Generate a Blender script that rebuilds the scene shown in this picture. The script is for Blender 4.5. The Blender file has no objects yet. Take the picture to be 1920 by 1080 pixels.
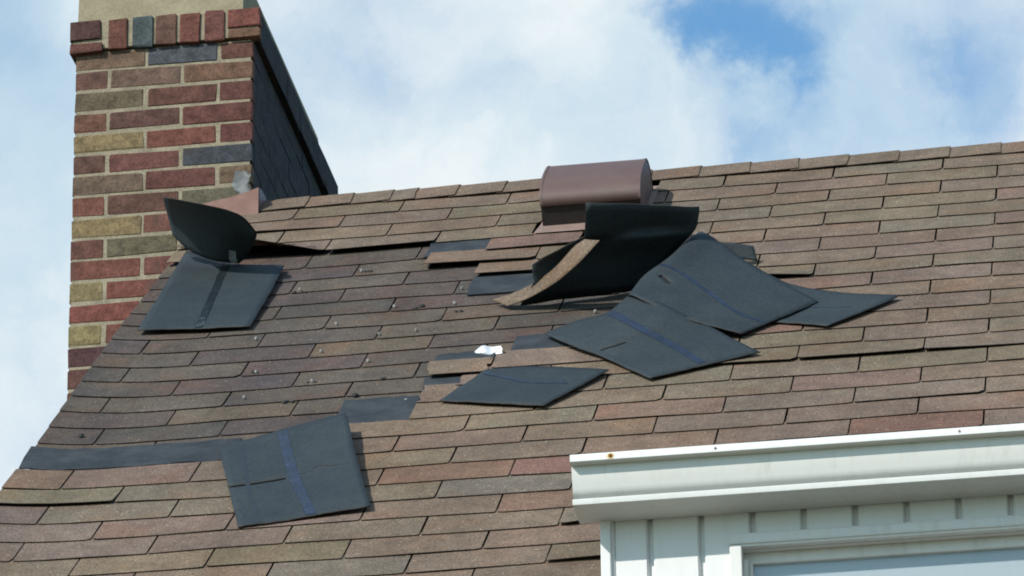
import bpy, bmesh, math, random
from mathutils import Vector, Matrix, noise
random.seed(7)
sc = bpy.context.scene
col = sc.collection
# ---------------------------------------------------------------- camera
CAM = Vector((0.57236, -12.03704, 1.6))
YAW, PITCH, ROLL = -0.14795363, 0.42239048, -0.01374840
_f = Vector((math.sin(YAW)*math.cos(PITCH), math.cos(YAW)*math.cos(PITCH), math.sin(PITCH)))
_r = Vector((math.cos(YAW), -math.sin(YAW), 0)); _u = _r.cross(_f)
R_ = _r*math.cos(ROLL)+_u*math.sin(ROLL); U_ = -_r*math.sin(ROLL)+_u*math.cos(ROLL)
cd = bpy.data.cameras.new('camera'); cam = bpy.data.objects.new('camera', cd); col.objects.link(cam)
M = Matrix.Identity(4)
for i, v in enumerate((R_, U_, -_f)):
    for j in range(3): M[j][i] = v[j]
M.translation = CAM
cam.matrix_world = M
cd.sensor_width = 36; cd.lens = 167.669; cd.clip_end = 3000; cd.clip_start = 0.1
sc.camera = cam
sc.cycles.filter_width = 1.9
# ---------------------------------------------------------------- light
SUN = Vector((0.46965, 0.68532, -0.55657)).normalized()      # the way the light travels
sd = bpy.data.lights.new('sun', 'SUN'); sun = bpy.data.objects.new('sun', sd); col.objects.link(sun)
sd.energy = 4.1; sd.angle = math.radians(0.53); sd.color = (1.0, 0.955, 0.88)
sun.rotation_euler = SUN.to_track_quat('-Z', 'Y').to_euler(); sun.location = (-20, -30, 30)
sc.view_settings.view_transform = 'Standard'; sc.view_settings.look = 'None'
sc.view_settings.exposure = 0.0; sc.view_settings.gamma = 1.0; sc.view_settings.use_curve_mapping = False

class NT:
    """tiny node-tree helper"""
    def __init__(s, tree): s.t = tree; tree.nodes.clear()
    def n(s, typ, ins=None, **kw):
        nd = s.t.nodes.new(typ)
        for k, v in kw.items(): setattr(nd, k, v)
        for k, v in (ins or {}).items():
            if hasattr(v, 'is_output'): s.t.links.new(v, nd.inputs[k])
            else: nd.inputs[k].default_value = v
        return nd
    def math(s, op, a, b=0.0, c=0.0, clamp=False):
        nd = s.n('ShaderNodeMath', {0: a, 1: b, 2: c}, operation=op); nd.use_clamp = clamp; return nd.outputs[0]
    def mix(s, f, a, b, mode='MIX'):
        nd = s.t.nodes.new('ShaderNodeMix'); nd.data_type = 'RGBA'; nd.blend_type = mode
        for k, v in ((0, f), (6, a), (7, b)):
            if hasattr(v, 'is_output'): s.t.links.new(v, nd.inputs[k])
            else: nd.inputs[k].default_value = v
        return nd.outputs[2]
    def noise(s, vec, scale, detail=3.0, rough=0.55, dist=0.0):
        return s.n('ShaderNodeTexNoise', {'Vector': vec, 'Scale': scale, 'Detail': detail, 'Roughness': rough, 'Distortion': dist}).outputs['Fac']
    def ramp(s, v, a, b, lo=0.0, hi=1.0, smooth=True):
        nd = s.n('ShaderNodeMapRange', {0: v, 1: a, 2: b, 3: lo, 4: hi})
        nd.interpolation_type = 'SMOOTHSTEP' if smooth else 'LINEAR'; return nd.outputs[0]

def pixdir(px, py):      # direction of a place in the sky, used to lay out the cloud gaps
    return (_f + R_*((px-960)/8942.3) - U_*((py-540)/8942.3)).normalized()
w = bpy.data.worlds.new('World'); sc.world = w; w.use_nodes = True
T = NT(w.node_tree)
sky = T.n('ShaderNodeTexSky', sky_type='NISHITA', sun_disc=False, sun_elevation=math.radians(33.8),
          sun_rotation=math.radians(214.4), air_density=1.0, dust_density=0.6, ozone_density=1.6, altitude=200)
tc = T.n('ShaderNodeTexCoord').outputs['Generated']
wob = T.n('ShaderNodeTexNoise', {'Vector': tc, 'Scale': 20.0, 'Detail': 6.0, 'Roughness': 0.66})
off = T.n('ShaderNodeVectorMath', {0: wob.outputs['Color'], 1: (0.5, 0.5, 0.5)}, operation='SUBTRACT').outputs[0]
offs = T.n('ShaderNodeVectorMath', {0: off, 'Scale': 0.05}, operation='SCALE').outputs[0]
dirw = T.n('ShaderNodeVectorMath', {0: tc, 1: offs}, operation='ADD').outputs[0]
dirw = T.n('ShaderNodeVectorMath', {0: dirw}, operation='NORMALIZE').outputs[0]
def blob(px, py, rad, amp):
    d = T.n('ShaderNodeVectorMath', {0: dirw, 1: pixdir(px, py)}, operation='DOT_PRODUCT').outputs['Value']
    s2 = (rad/8942.3)**2
    e = T.math('EXPONENT', T.math('MULTIPLY_ADD', d, 2/s2, -2/s2))
    return T.math('MULTIPLY', e, amp)
big = T.noise(tc, 2.6, 5.0, 0.55)
fine = T.noise(dirw, 16.0, 6.0, 0.6)
m = T.ramp(big, 0.42, 0.62, -0.35, 0.75)                      # broken cloud all round the sky
m = T.math('ADD', m, T.math('MULTIPLY_ADD', fine, 1.25, -0.62))
BLOBS = [(900, 420, 1500, 1.05), (1400, 85, 110, -0.75), (1500, 120, 70, -0.45), (1300, 80, 70, -0.4), (1420, 190, 55, 0.4), (1420, 260, 65, -0.5), (1330, 130, 60, -0.2), (1790, 70, 90, -0.35), (1830, 220, 100, -0.45), (1620, 330, 130, -0.15), (700, 90, 90, -0.25), (940, 170, 60, -0.2), (20, 830, 150, -0.35), (1250, 30, 80, -0.2), (560, 180, 100, -0.12)]
for b_ in BLOBS: m = T.math('ADD', m, blob(*b_))
mask = T.ramp(m, -0.25, 1.0)
cl = T.noise(dirw, 11.0, 7.0, 0.58)
cloud = T.mix(T.ramp(cl, 0.36, 0.62), (0.60, 0.765, 0.875, 1), (0.89, 0.95, 0.975, 1))
blue = T.mix(1.0, sky.outputs[0], (0.86, 1.26, 1.34, 1), 'MULTIPLY')
bg1 = T.n('ShaderNodeBackground', {'Color': blue, 'Strength': 0.15})
bg2 = T.n('ShaderNodeBackground', {'Color': cloud, 'Strength': 0.97})
mx = T.n('ShaderNodeMixShader', {0: mask, 1: bg1.outputs[0], 2: bg2.outputs[0]})
T.n('ShaderNodeOutputWorld', {0: mx.outputs[0]})

# control points of the bent sheets: (half tabs along, course down, height above the roof)
TAB={'P': [[(-6.282, 12.087, 0.012), (-5.751, 11.762, 0.03), (-5.201, 12.016, 0.055), (-4.818, 11.474, 0.085)],
       [(-5.624, 13.363, 0.016), (-5.145, 13.425, 0.036), (-4.581, 13.267, 0.055), (-4.122, 12.511, 0.07)],
       [(-5.051, 14.247, 0.014), (-4.585, 14.06, 0.026), (-4.033, 13.644, 0.034), (-3.515, 13.065, 0.038)],
       [(-4.269, 15.781, 0.015), (-3.732, 15.383, 0.015), (-3.165, 14.989, 0.015), (-2.591, 14.611, 0.017)]],
 'Q': [[(-3.893, 8.456, 0.125), (-3.522, 8.79, 0.105), (-3.047, 9.559, 0.075), (-2.531, 10.34, 0.05), (-1.796, 11.401, 0.018)],
       [(-4.292, 10.004, 0.115), (-3.878, 10.374, 0.095), (-3.319, 11.078, 0.07), (-2.773, 11.681, 0.045), (-2.187, 12.038, 0.018)],
       [(-4.632, 10.741, 0.1), (-4.236, 11.471, 0.085), (-3.696, 12.161, 0.062), (-3.11, 12.726, 0.04), (-2.59, 12.663, 0.018)],
       [(-4.851, 11.734, 0.085), (-4.446, 12.317, 0.075), (-3.92, 12.804, 0.055), (-3.436, 13.11, 0.036), (-2.962, 13.288, 0.018)]],
 'R': [[(-3.196, 8.728, 0.055), (-2.32, 10.314, 0.034), (-1.421, 10.883, 0.02), (-0.454, 11.309, 0.017)],
       [(-3.056, 10.65, 0.035), (-2.379, 11.178, 0.014), (-1.651, 11.786, 0.015), (-1.008, 12.21, 0.016)],
       [(-3.013, 12.139, 0.012), (-2.449, 12.431, 0.012), (-2.0, 12.75, 0.013), (-1.59, 13.056, 0.014)]],
 'S3': [[(-6.93, 9.55, -0.0), (-6.181, 9.3, -0.0007), (-5.558, 9.15, -0.0005), (-4.734, 8.7, -0.0077)],
        [(-6.645, 9.6, 0.0637), (-6.04, 9.4, 0.0609), (-5.383, 9.2, 0.0518), (-4.569, 8.7, 0.0361)],
        [(-6.636, 9.65, 0.1093), (-5.986, 9.45, 0.1074), (-5.303, 9.25, 0.098), (-4.343, 8.7, 0.0761)],
        [(-6.196, 9.75, 0.1443), (-5.654, 9.55, 0.1436), (-5.0, 9.35, 0.1347), (-4.113, 8.7, 0.1104)],
        [(-5.757, 9.8, 0.1746), (-5.358, 9.6, 0.163), (-4.784, 9.4, 0.155), (-3.982, 8.71, 0.129)],
        [(-5.684, 9.85, 0.1824), (-5.218, 9.65, 0.1785), (-4.722, 9.2, 0.163), (-3.91, 8.72, 0.1427)],
        [(-5.636, 9.95, 0.2273), (-5.095, 9.75, 0.2155), (-4.518, 9.25, 0.1932), (-3.844, 8.76, 0.1702)],
        [(-5.587, 10.05, 0.2748), (-5.015, 9.85, 0.2571), (-4.398, 9.35, 0.2289), (-3.804, 8.8, 0.2007)]],
 'curl': [[(-13.722, 4.0, 0.0822), (-13.385, 4.4, 0.0481), (-12.93, 4.7, 0.0245), (-12.435, 4.769, 0.012)],
          [(-13.718, 4.2, 0.1312), (-13.213, 4.7, 0.1059), (-12.687, 5.0, 0.0769), (-12.262, 4.9, 0.0355)],
          [(-13.638, 4.8, 0.1833), (-13.011, 5.3, 0.1685), (-12.427, 5.5, 0.14), (-12.038, 5.2, 0.0805)],
          [(-13.511, 5.6, 0.2394), (-12.82, 6.0, 0.2236), (-12.126, 6.1, 0.1906), (-11.895, 5.7, 0.1212)]],
 'dots': [(-10.041, 9.808, -0.003), (-9.184, 10.773, -0.003), (-8.579, 10.694, -0.003), (-10.057, 11.715, -0.003), (-9.147, 12.697, -0.003),
          (-9.165, 8.787, -0.003), (-8.118, 8.846, -0.003), (-11.33, 10.487, -0.003), (-10.117, 5.721, -0.003), (-11.06, 6.871, -0.003),
          (-8.118, 7.716, -0.003), (-8.687, 8.861, -0.003), (-9.065, 15.051, -0.003), (-11.022, 12.828, -0.003), (-8.166, 15.66, -0.003),
          (-10.989, 12.875, -0.003), (-9.918, 13.845, -0.003), (-5.59, 10.33, -0.003), (-13.279, 16.536, 0.0028), (-10.933, 14.612, -0.003)],
 'flap1': [[(-13.636, 3.221, 0.012), (-13.053, 4.155, 0.01), (-12.408, 4.764, 0.01), (-11.574, 5.133, 0.01)],
           [(-13.562, 6.581, 0.013), (-12.971, 6.902, 0.0102), (-12.259, 7.226, 0.009), (-11.524, 7.548, 0.009)],
           [(-13.487, 9.695, 0.0169), (-12.829, 9.618, 0.0094), (-12.17, 9.71, 0.008), (-11.527, 9.756, 0.008)]],
 'flap4': [[(-10.816, 18.129, 0.01), (-9.819, 17.603, 0.024), (-8.837, 17.666, 0.055)],
           [(-10.314, 20.561, 0.009), (-9.335, 20.352, 0.014), (-8.325, 20.363, 0.034)],
           [(-9.796, 23.034, 0.01), (-8.833, 22.768, 0.012), (-7.877, 22.583, 0.02)]],
 'flat5': [[(-7.039, 14.231, 0.009), (-6.052, 14.41, 0.014), (-4.972, 15.001, 0.016)],
           [(-7.32, 15.175, 0.009), (-6.344, 15.593, 0.014), (-5.407, 16.103, 0.015)],
           [(-7.579, 16.105, 0.009), (-6.711, 16.604, 0.012), (-5.835, 17.061, 0.014)]],
 'scrap': [[(-7.366, 12.854, 0.006), (-7.234, 12.773, 0.018), (-7.1, 12.674, 0.01), (-6.9, 12.93, 0.02)],
           [(-7.343, 12.918, 0.004), (-7.177, 13.016, 0.014), (-7.054, 12.823, 0.004), (-6.88, 13.017, 0.012)],
           [(-7.306, 12.94, 0.003), (-7.145, 13.052, 0.004), (-7.011, 13.003, 0.002), (-6.876, 13.024, 0.004)]],
 'strip': [[(-7.454, 9.093, 0.006), (-6.953, 9.35, 0.0343), (-6.538, 9.55, 0.0678), (-6.18, 9.78, 0.1113), (-5.881, 9.95, 0.1587), (-5.672, 10.02, 0.1796)],
           [(-7.125, 9.655, 0.006), (-6.707, 9.85, 0.0323), (-6.231, 10.1, 0.0737), (-5.871, 10.38, 0.1187), (-5.588, 10.55, 0.159), (-5.36, 10.65, 0.1932)]],
 'wedge': [[(-3.635, 7.692, 0.03), (-3.224, 7.792, 0.02), (-2.991, 7.807, 0.012)], [(-3.709, 7.6, 0.068), (-3.367, 7.6, 0.0581), (-3.054, 7.6, 0.0472)]]}
# ---------------------------------------------------------------- materials
def material(name):
    m = bpy.data.materials.new(name); m.use_nodes = True
    return m, NT(m.node_tree)
def finish(T, color, rough=0.8, height=None, bstr=0.3, bdist=0.002, metallic=0.0, spec=0.5):
    ins = {'Base Color': color, 'Roughness': rough, 'Metallic': metallic, 'Specular IOR Level': spec}
    b = T.n('ShaderNodeBsdfPrincipled', ins)
    if height is not None:
        bp = T.n('ShaderNodeBump', {'Height': height, 'Strength': bstr, 'Distance': bdist})
        T.t.links.new(bp.outputs[0], b.inputs['Normal'])
    T.n('ShaderNodeOutputMaterial', {0: b.outputs[0]})
def granules(name, fleck, WARM, COOL):
    m, T = material(name)
    pos = T.n('ShaderNodeNewGeometry').outputs['Position']
    oc = T.n('ShaderNodeObjectInfo').outputs['Color']
    g = T.noise(pos, 190.0, 2.0, 0.7)
    blot = T.noise(pos, 22.0, 4.0, 0.6)
    big = T.noise(pos, 3.2, 3.0, 0.5)
    v = T.math('MULTIPLY', T.ramp(g, 0.25, 0.75, 0.42, 1.62, False), T.ramp(blot, 0.3, 0.7, 0.84, 1.15, False))
    v = T.math('MULTIPLY', v, T.ramp(big, 0.3, 0.7, 0.86, 1.12))
    run = T.noise(T.n('ShaderNodeVectorMath', {0: pos, 1: (9.0, 1.1, 1.1)}, operation='MULTIPLY').outputs[0], 1.0, 4.0, 0.6)   # rain streaks down the slope
    v = T.math('MULTIPLY', v, T.ramp(run, 0.3, 0.7, 0.91, 1.08))
    base = T.mix(1.0, oc, T.n('ShaderNodeCombineColor', {0: v, 1: v, 2: v}).outputs[0], 'MULTIPLY')
    rnd = T.n('ShaderNodeObjectInfo').outputs['Random']
    p2 = T.n('ShaderNodeVectorMath', {0: pos, 1: T.n('ShaderNodeCombineXYZ', {0: T.math('MULTIPLY', rnd, 37.0)}).outputs[0]}, operation='ADD').outputs[0]
    drift = T.noise(p2, 5.5, 2.0, 0.5)        # the blend of granules drifts along each tab
    base = T.mix(T.ramp(drift, 0.5, 0.72, 0, 1.0), base, T.mix(1.0, base, WARM, 'MULTIPLY'))
    base = T.mix(T.ramp(drift, 0.48, 0.28, 0, 1.0), base, T.mix(1.0, base, COOL, 'MULTIPLY'))
    hue = T.noise(pos, 34.0, 3.0, 0.65); hue2 = T.noise(T.n('ShaderNodeVectorMath', {0: pos, 1: (3.1, 7.7, 1.9)}, operation='ADD').outputs[0], 26.0, 3.0, 0.65)
    base = T.mix(T.ramp(hue, 0.5, 0.72, 0, 0.55), base, T.mix(1.0, base, (1.09, 0.96, 0.87, 1), 'MULTIPLY'))
    base = T.mix(T.ramp(hue2, 0.5, 0.72, 0, 0.6), base, T.mix(1.0, base, (0.97, 0.985, 0.97, 1), 'MULTIPLY'))
    vo = T.n('ShaderNodeTexVoronoi', {'Vector': pos, 'Scale': 105.0})
    near = T.ramp(vo.outputs['Distance'], 0.12, 0.3, 1.0, 0.0)
    pick = T.math('GREATER_THAN', T.n('ShaderNodeSeparateColor', {0: vo.outputs['Color']}).outputs[0], 0.93)
    base = T.mix(T.math('MULTIPLY', T.math('MULTIPLY', near, pick), fleck), base, (0.62, 0.52, 0.40, 1))
    finish(T, base, 0.93, g, 0.35, 0.0015, spec=0.25)
    return m
M_GRAN = granules('shingle_granules', 0.5, (1.05, 0.93, 0.87, 1), (0.96, 0.965, 0.985, 1))
M_OLD = granules('weathered_granules', 0.35, (1.16, 0.98, 0.90, 1), (0.90, 0.95, 1.04, 1))
def plain(name, c1, c2, scale=30.0, rough=0.85, bump=0.2, spec=0.3, metallic=0.0, fine=0.25, bdist=0.002):
    m, T = material(name)
    pos = T.n('ShaderNodeNewGeometry').outputs['Position']
    a = T.noise(pos, scale, 4.0, 0.6); b = T.noise(pos, scale*9, 2.0, 0.6)
    v = T.math('ADD', T.ramp(a, 0.3, 0.7, 0, 1.0-fine), T.ramp(b, 0.3, 0.7, 0, fine))
    finish(T, T.mix(v, (*c1, 1), (*c2, 1)), rough, b, bump, bdist, metallic, spec)
    return m
M_EDGE = plain('cut_asphalt_edge', (0.026, 0.019, 0.015), (0.056, 0.041, 0.031), 60)
M_FELT = plain('black_felt', (0.008, 0.009, 0.011), (0.018, 0.019, 0.022), 14)
def underside():
    m, T = material('shingle_underside')
    pos = T.n('ShaderNodeNewGeometry').outputs['Position']
    a = T.noise(pos, 8.0, 4.0, 0.6); b = T.noise(pos, 120.0, 3.0, 0.7); d = T.noise(pos, 30.0, 4.0, 0.6)
    c = T.mix(T.ramp(a, 0.3, 0.7), (0.0195, 0.0285, 0.034, 1), (0.0265, 0.0365, 0.0415, 1))
    c = T.mix(T.ramp(d, 0.55, 0.8, 0, 0.5), c, (0.030, 0.031, 0.027, 1))
    v = T.ramp(b, 0.28, 0.72, 0.68, 1.32, False)
    c = T.mix(1.0, c, T.n('ShaderNodeCombineColor', {0: v, 1: v, 2: v}).outputs[0], 'MULTIPLY')
    c = T.mix(T.ramp(T.noise(pos, 60.0, 2.0, 0.5), 0.74, 0.8, 0, 0.8), c, (0.008, 0.009, 0.010, 1))
    finish(T, c, 0.72, T.math('ADD', b, d), 0.35, 0.0025, spec=0.35)
    return m
M_UNDER = underside()
def fleck():
    m, T = material('worn_sealant')
    pos = T.n('ShaderNodeNewGeometry').outputs['Position']
    a = T.noise(pos, 24.0, 5.0, 0.7); b = T.noise(pos, 240.0, 2.0, 0.6)
    c = T.mix(T.ramp(a, 0.42, 0.75), (0.010, 0.015, 0.020, 1), (0.022, 0.031, 0.037, 1))
    c = T.mix(T.math('MULTIPLY', T.ramp(a, 0.58, 0.68), T.ramp(b, 0.45, 0.65, 0.0, 0.5)), c, (0.30, 0.34, 0.38, 1))
    finish(T, c, 0.4, a, 0.6, 0.003, spec=0.5)
    return m
M_FLECKTAPE = fleck()
def tape():
    m, T = material('blue_release_tape')
    pos = T.n('ShaderNodeNewGeometry').outputs['Position']
    a = T.noise(pos, 26.0, 4.0, 0.65); b = T.noise(pos, 160.0, 2.0, 0.6)
    c = T.mix(T.ramp(a, 0.3, 0.7), (0.009, 0.017, 0.030, 1), (0.015, 0.028, 0.058, 1))
    c = T.mix(T.ramp(a, 0.62, 0.78, 0, 0.6), c, (0.020, 0.030, 0.040, 1))
    c = T.mix(T.math('MULTIPLY', T.ramp(b, 0.66, 0.72), 0.35), c, (0.25, 0.30, 0.40, 1))
    finish(T, c, 0.45, b, 0.4, 0.002, spec=0.5)
    return m
M_TAPE = tape()
M_FAINT = plain('sealant_ghost', (0.016, 0.024, 0.034), (0.024, 0.034, 0.042), 30, 0.7, 0.2, 0.35)
def slate():
    m, T = material('bare_headlap')
    pos = T.n('ShaderNodeNewGeometry').outputs['Position']
    g = T.noise(pos, 150.0, 2.0, 0.7); b = T.noise(pos, 15.0, 4.0, 0.6)
    c = T.mix(T.ramp(b, 0.3, 0.7), (0.024, 0.030, 0.037, 1), (0.046, 0.053, 0.058, 1))
    c = T.mix(T.ramp(g, 0.6, 0.8, 0, 0.35), c, (0.14, 0.13, 0.12, 1))
    finish(T, c, 0.9, g, 0.3, 0.0015, spec=0.25)
    return m
M_SLATE = slate()
def brickmat():
    m, T = material('fired_brick')
    pos = T.n('ShaderNodeNewGeometry').outputs['Position']
    oc = T.n('ShaderNodeObjectInfo').outputs['Color']
    rnd = T.n('ShaderNodeObjectInfo').outputs['Random']
    p2 = T.n('ShaderNodeVectorMath', {0: pos, 1: T.n('ShaderNodeCombineXYZ', {0: T.math('MULTIPLY', rnd, 9.0)}).outputs[0]}, operation='ADD').outputs[0]
    a = T.noise(p2, 26.0, 4.0, 0.65); b = T.noise(p2, 130.0, 3.0, 0.6); s = T.noise(p2, 9.0, 3.0, 0.6)
    v = T.math('MULTIPLY', T.ramp(a, 0.25, 0.75, 0.5, 1.5, False), T.ramp(b, 0.3, 0.7, 0.7, 1.3, False))
    c = T.mix(1.0, oc, T.n('ShaderNodeCombineColor', {0: v, 1: v, 2: v}).outputs[0], 'MULTIPLY')
    c = T.mix(T.ramp(s, 0.55, 0.75, 0, 0.5), c, (0.075, 0.058, 0.05, 1))
    c = T.mix(T.ramp(b, 0.62, 0.72, 0, 0.5), c, (0.03, 0.025, 0.024, 1))
    finish(T, c, 0.92, T.math('ADD', T.math('MULTIPLY', a, 0.6), b), 0.6, 0.004, spec=0.2)
    return m
M_BRICK = brickmat()
M_MORTAR = plain('sandy_mortar', (0.16, 0.138, 0.098), (0.35, 0.30, 0.215), 20, 0.95, 0.5, 0.15, fine=0.5, bdist=0.004)
M_CROWN = plain('sand_cement', (0.22, 0.185, 0.122), (0.33, 0.285, 0.195), 12, 0.95, 0.4, 0.15, fine=0.4)
M_VENT = plain('brown_painted_metal', (0.108, 0.066, 0.057), (0.132, 0.084, 0.073), 9, 0.5, 0.05, 0.4)
M_FLASH = plain('faded_flashing_paint', (0.19, 0.102, 0.080), (0.25, 0.145, 0.115), 25, 0.7, 0.2, 0.3)
M_FLANGE = plain('dusty_flange_paint', (0.20, 0.135, 0.115), (0.27, 0.19, 0.16), 25, 0.7, 0.2, 0.3)
def whitemat(name, c, rough, dirt=0.25, coat=0.5):
    m, T = material(name)
    pos = T.n('ShaderNodeNewGeometry').outputs['Position']
    st = T.n('ShaderNodeVectorMath', {0: pos, 1: (60.0, 60.0, 6.0)}, operation='MULTIPLY').outputs[0]
    a = T.noise(st, 1.0, 4.0, 0.6); b = T.noise(pos, 11.0, 4.0, 0.6)
    k = T.math('MULTIPLY', T.ramp(a, 0.45, 0.8), T.ramp(b, 0.35, 0.75, 0.25, 1.0))
    cc = T.mix(T.math('MULTIPLY', k, dirt), (*c, 1), (c[0]*0.62, c[1]*0.60, c[2]*0.55, 1))
    finish(T, cc, rough, b, 0.06, 0.004, spec=coat)
    return m
M_GUTTER = whitemat('white_enamel', (0.70, 0.695, 0.665), 0.38, 0.5)
M_SIDING = whitemat('white_vinyl', (0.72, 0.715, 0.705), 0.55, 0.3, 0.3)
M_TRIM = whitemat('white_trim_paint', (0.70, 0.69, 0.665), 0.5, 0.55, 0.3)
M_BLIND = whitemat('pale_blind', (0.50, 0.51, 0.52), 0.7, 0.2, 0.2)
M_RUST = plain('rust', (0.10, 0.035, 0.01), (0.30, 0.12, 0.03), 120, 0.9)
M_ZINC = plain('dull_zinc', (0.16, 0.15, 0.14), (0.30, 0.28, 0.26), 60, 0.6, 0.2, 0.5, 0.2)
M_FOIL = plain('bright_foil', (0.80, 0.81, 0.82), (0.93, 0.94, 0.95), 40, 0.4, 0.35, 0.5, 0.25)
M_TAR_SHADOW = plain('tar_and_shadow', (0.008, 0.008, 0.008), (0.02, 0.018, 0.016), 50, 0.5)
def caulk():
    m, T = material('grey_caulk')
    oc = T.n('ShaderNodeTexCoord').outputs['Object']
    pos = T.n('ShaderNodeNewGeometry').outputs['Position']
    d = T.n('ShaderNodeVectorMath', {0: oc, 1: (1.25, 0.0, 0.85)}, operation='MULTIPLY').outputs[0]
    ln = T.n('ShaderNodeVectorMath', {0: d}, operation='LENGTH').outputs['Value']
    nz = T.noise(pos, 45.0, 4.0, 0.6)
    a = T.ramp(T.math('ADD', ln, T.math('MULTIPLY_ADD', nz, 0.06, -0.03)), 0.027, 0.033, 0.95, 0.0)
    c = T.mix(T.ramp(T.noise(pos, 28.0), 0.35, 0.65), (0.085, 0.09, 0.095, 1), (0.20, 0.21, 0.21, 1))
    b = T.n('ShaderNodeBsdfPrincipled', {'Base Color': c, 'Roughness': 0.7, 'Alpha': a})
    T.n('ShaderNodeOutputMaterial', {0: b.outputs[0]})
    return m
M_SEAL = caulk()
M_WOOD = plain('roof_board', (0.10, 0.075, 0.05), (0.17, 0.125, 0.085), 18, 0.9)
def lawn():
    m, T = material('dry_lawn')
    pos = T.n('ShaderNodeNewGeometry').outputs['Position']
    a = T.noise(pos, 0.35, 5.0, 0.6); b = T.noise(pos, 14.0, 3.0, 0.6)
    c = T.mix(T.ramp(a, 0.3, 0.7), (0.085, 0.085, 0.05, 1), (0.14, 0.125, 0.085, 1))
    c = T.mix(T.ramp(b, 0.4, 0.7, 0, 0.5), c, (0.06, 0.065, 0.035, 1))
    finish(T, c, 0.95, b, 0.6, 0.03, spec=0.2)
    return m
M_LAWN = lawn()
def glass():
    m, T = material('window_glass')
    tr = T.n('ShaderNodeBsdfTransparent', {0: (0.93, 0.96, 0.97, 1)})
    gl = T.n('ShaderNodeBsdfGlossy', {'Color': (1, 1, 1, 1), 'Roughness': 0.02})
    fc = T.n('ShaderNodeLayerWeight', {'Blend': 0.5}).outputs['Facing']
    fr = T.n('ShaderNodeMath', {0: T.math('POWER', fc, 5.0), 1: 0.9, 2: 0.035}, operation='MULTIPLY_ADD')
    mx = T.n('ShaderNodeMixShader', {0: fr.outputs[0], 1: tr.outputs[0], 2: gl.outputs[0]})
    T.n('ShaderNodeOutputMaterial', {0: mx.outputs[0]})
    return m
M_GLASS = glass()

# ---------------------------------------------------------------- object helpers
def empty(name, loc=(0, 0, 0), parent=None):
    o = bpy.data.objects.new(name, None); col.objects.link(o); o.location = loc; o.empty_display_size = 0.1
    if parent: o.parent = parent
    return o
def tag(o, label=None, cat=None, group=None, kind=None):
    for k, v in (('label', label), ('category', cat), ('group', group), ('kind', kind)):
        if v: o[k] = v
    return o
def world_loc(o):
    v = Vector(o.location)
    while o.parent: o = o.parent; v += Vector(o.location)
    return v
def link_mesh(name, verts, faces, mats, parent=None, fmat=None, smooth=False, color=None):
    """verts in world coordinates; the object's origin is put at their centre"""
    c = Vector((0, 0, 0))
    for v in verts: c += Vector(v)
    c /= len(verts)
    me = bpy.data.meshes.new(name)
    me.from_pydata([tuple(Vector(v)-c) for v in verts], [], faces)
    for m in (mats if isinstance(mats, (list, tuple)) else [mats]): me.materials.append(m)
    if fmat: me.polygons.foreach_set('material_index', fmat)
    if smooth: me.polygons.foreach_set('use_smooth', [True]*len(faces))
    me.update()
    o = bpy.data.objects.new(name, me); col.objects.link(o)
    if parent:
        o.parent = parent; o.location = c - world_loc(parent)
    else: o.location = c
    if color: o.color = (*color, 1)
    return o
class MB:
    """collects boxes and prisms into one mesh"""
    def __init__(s): s.v = []; s.f = []
    def box(s, x0, x1, y0, y1, z0, z1, bev=0.0):
        if bev <= 0:
            b = len(s.v)
            s.v += [(x, y, z) for x in (x0, x1) for y in (y0, y1) for z in (z0, z1)]
            s.f += [tuple(b+i for i in q) for q in ((0, 1, 3, 2), (4, 6, 7, 5), (0, 4, 5, 1), (2, 3, 7, 6), (0, 2, 6, 4), (1, 5, 7, 3))]
        else:
            bm = bmesh.new(); bmesh.ops.create_cube(bm, size=1.0)
            bmesh.ops.scale(bm, vec=(x1-x0, y1-y0, z1-z0), verts=bm.verts)
            bmesh.ops.translate(bm, vec=((x0+x1)/2, (y0+y1)/2, (z0+z1)/2), verts=bm.verts)
            bmesh.ops.bevel(bm, geom=list(bm.edges), offset=bev, segments=1, affect='EDGES')
            bm.verts.index_update(); b = len(s.v)
            s.v += [tuple(v.co) for v in bm.verts]
            s.f += [tuple(b+v.index for v in f.verts) for f in bm.faces]; bm.free()
        return s
    def prism(s, prof, x0, x1, caps=True):
        """profile [(y, z), ...] closed, swept along x"""
        b = len(s.v); n = len(prof)
        s.v += [(x0, y, z) for y, z in prof] + [(x1, y, z) for y, z in prof]
        s.f += [(b+i, b+(i+1) % n, b+n+(i+1) % n, b+n+i) for i in range(n)]
        if caps: s.f += [tuple(b+i for i in range(n))[::-1], tuple(b+n+i for i in range(n))]
        return s
    def disc(s, c, nrm, r, h, n=8, dome=0.0):
        nrm = Vector(nrm).normalized(); t = nrm.orthogonal().normalized(); u = nrm.cross(t); c = Vector(c); b = len(s.v)
        for hh, rr in ((0, r), (h, r*0.9)):
            s.v += [tuple(c+nrm*hh+(t*math.cos(6.28319*i/n)+u*math.sin(6.28319*i/n))*rr) for i in range(n)]
        s.v.append(tuple(c+nrm*(h+dome)))
        s.f += [(b+i, b+(i+1) % n, b+n+(i+1) % n, b+n+i) for i in range(n)]
        s.f += [(b+n+i, b+n+(i+1) % n, b+2*n) for i in range(n)]
        return s
    def build(s, name, mat, parent=None, smooth=False, color=None):
        o = link_mesh(name, s.v, s.f, mat, parent, None, smooth, color)
        return o

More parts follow.
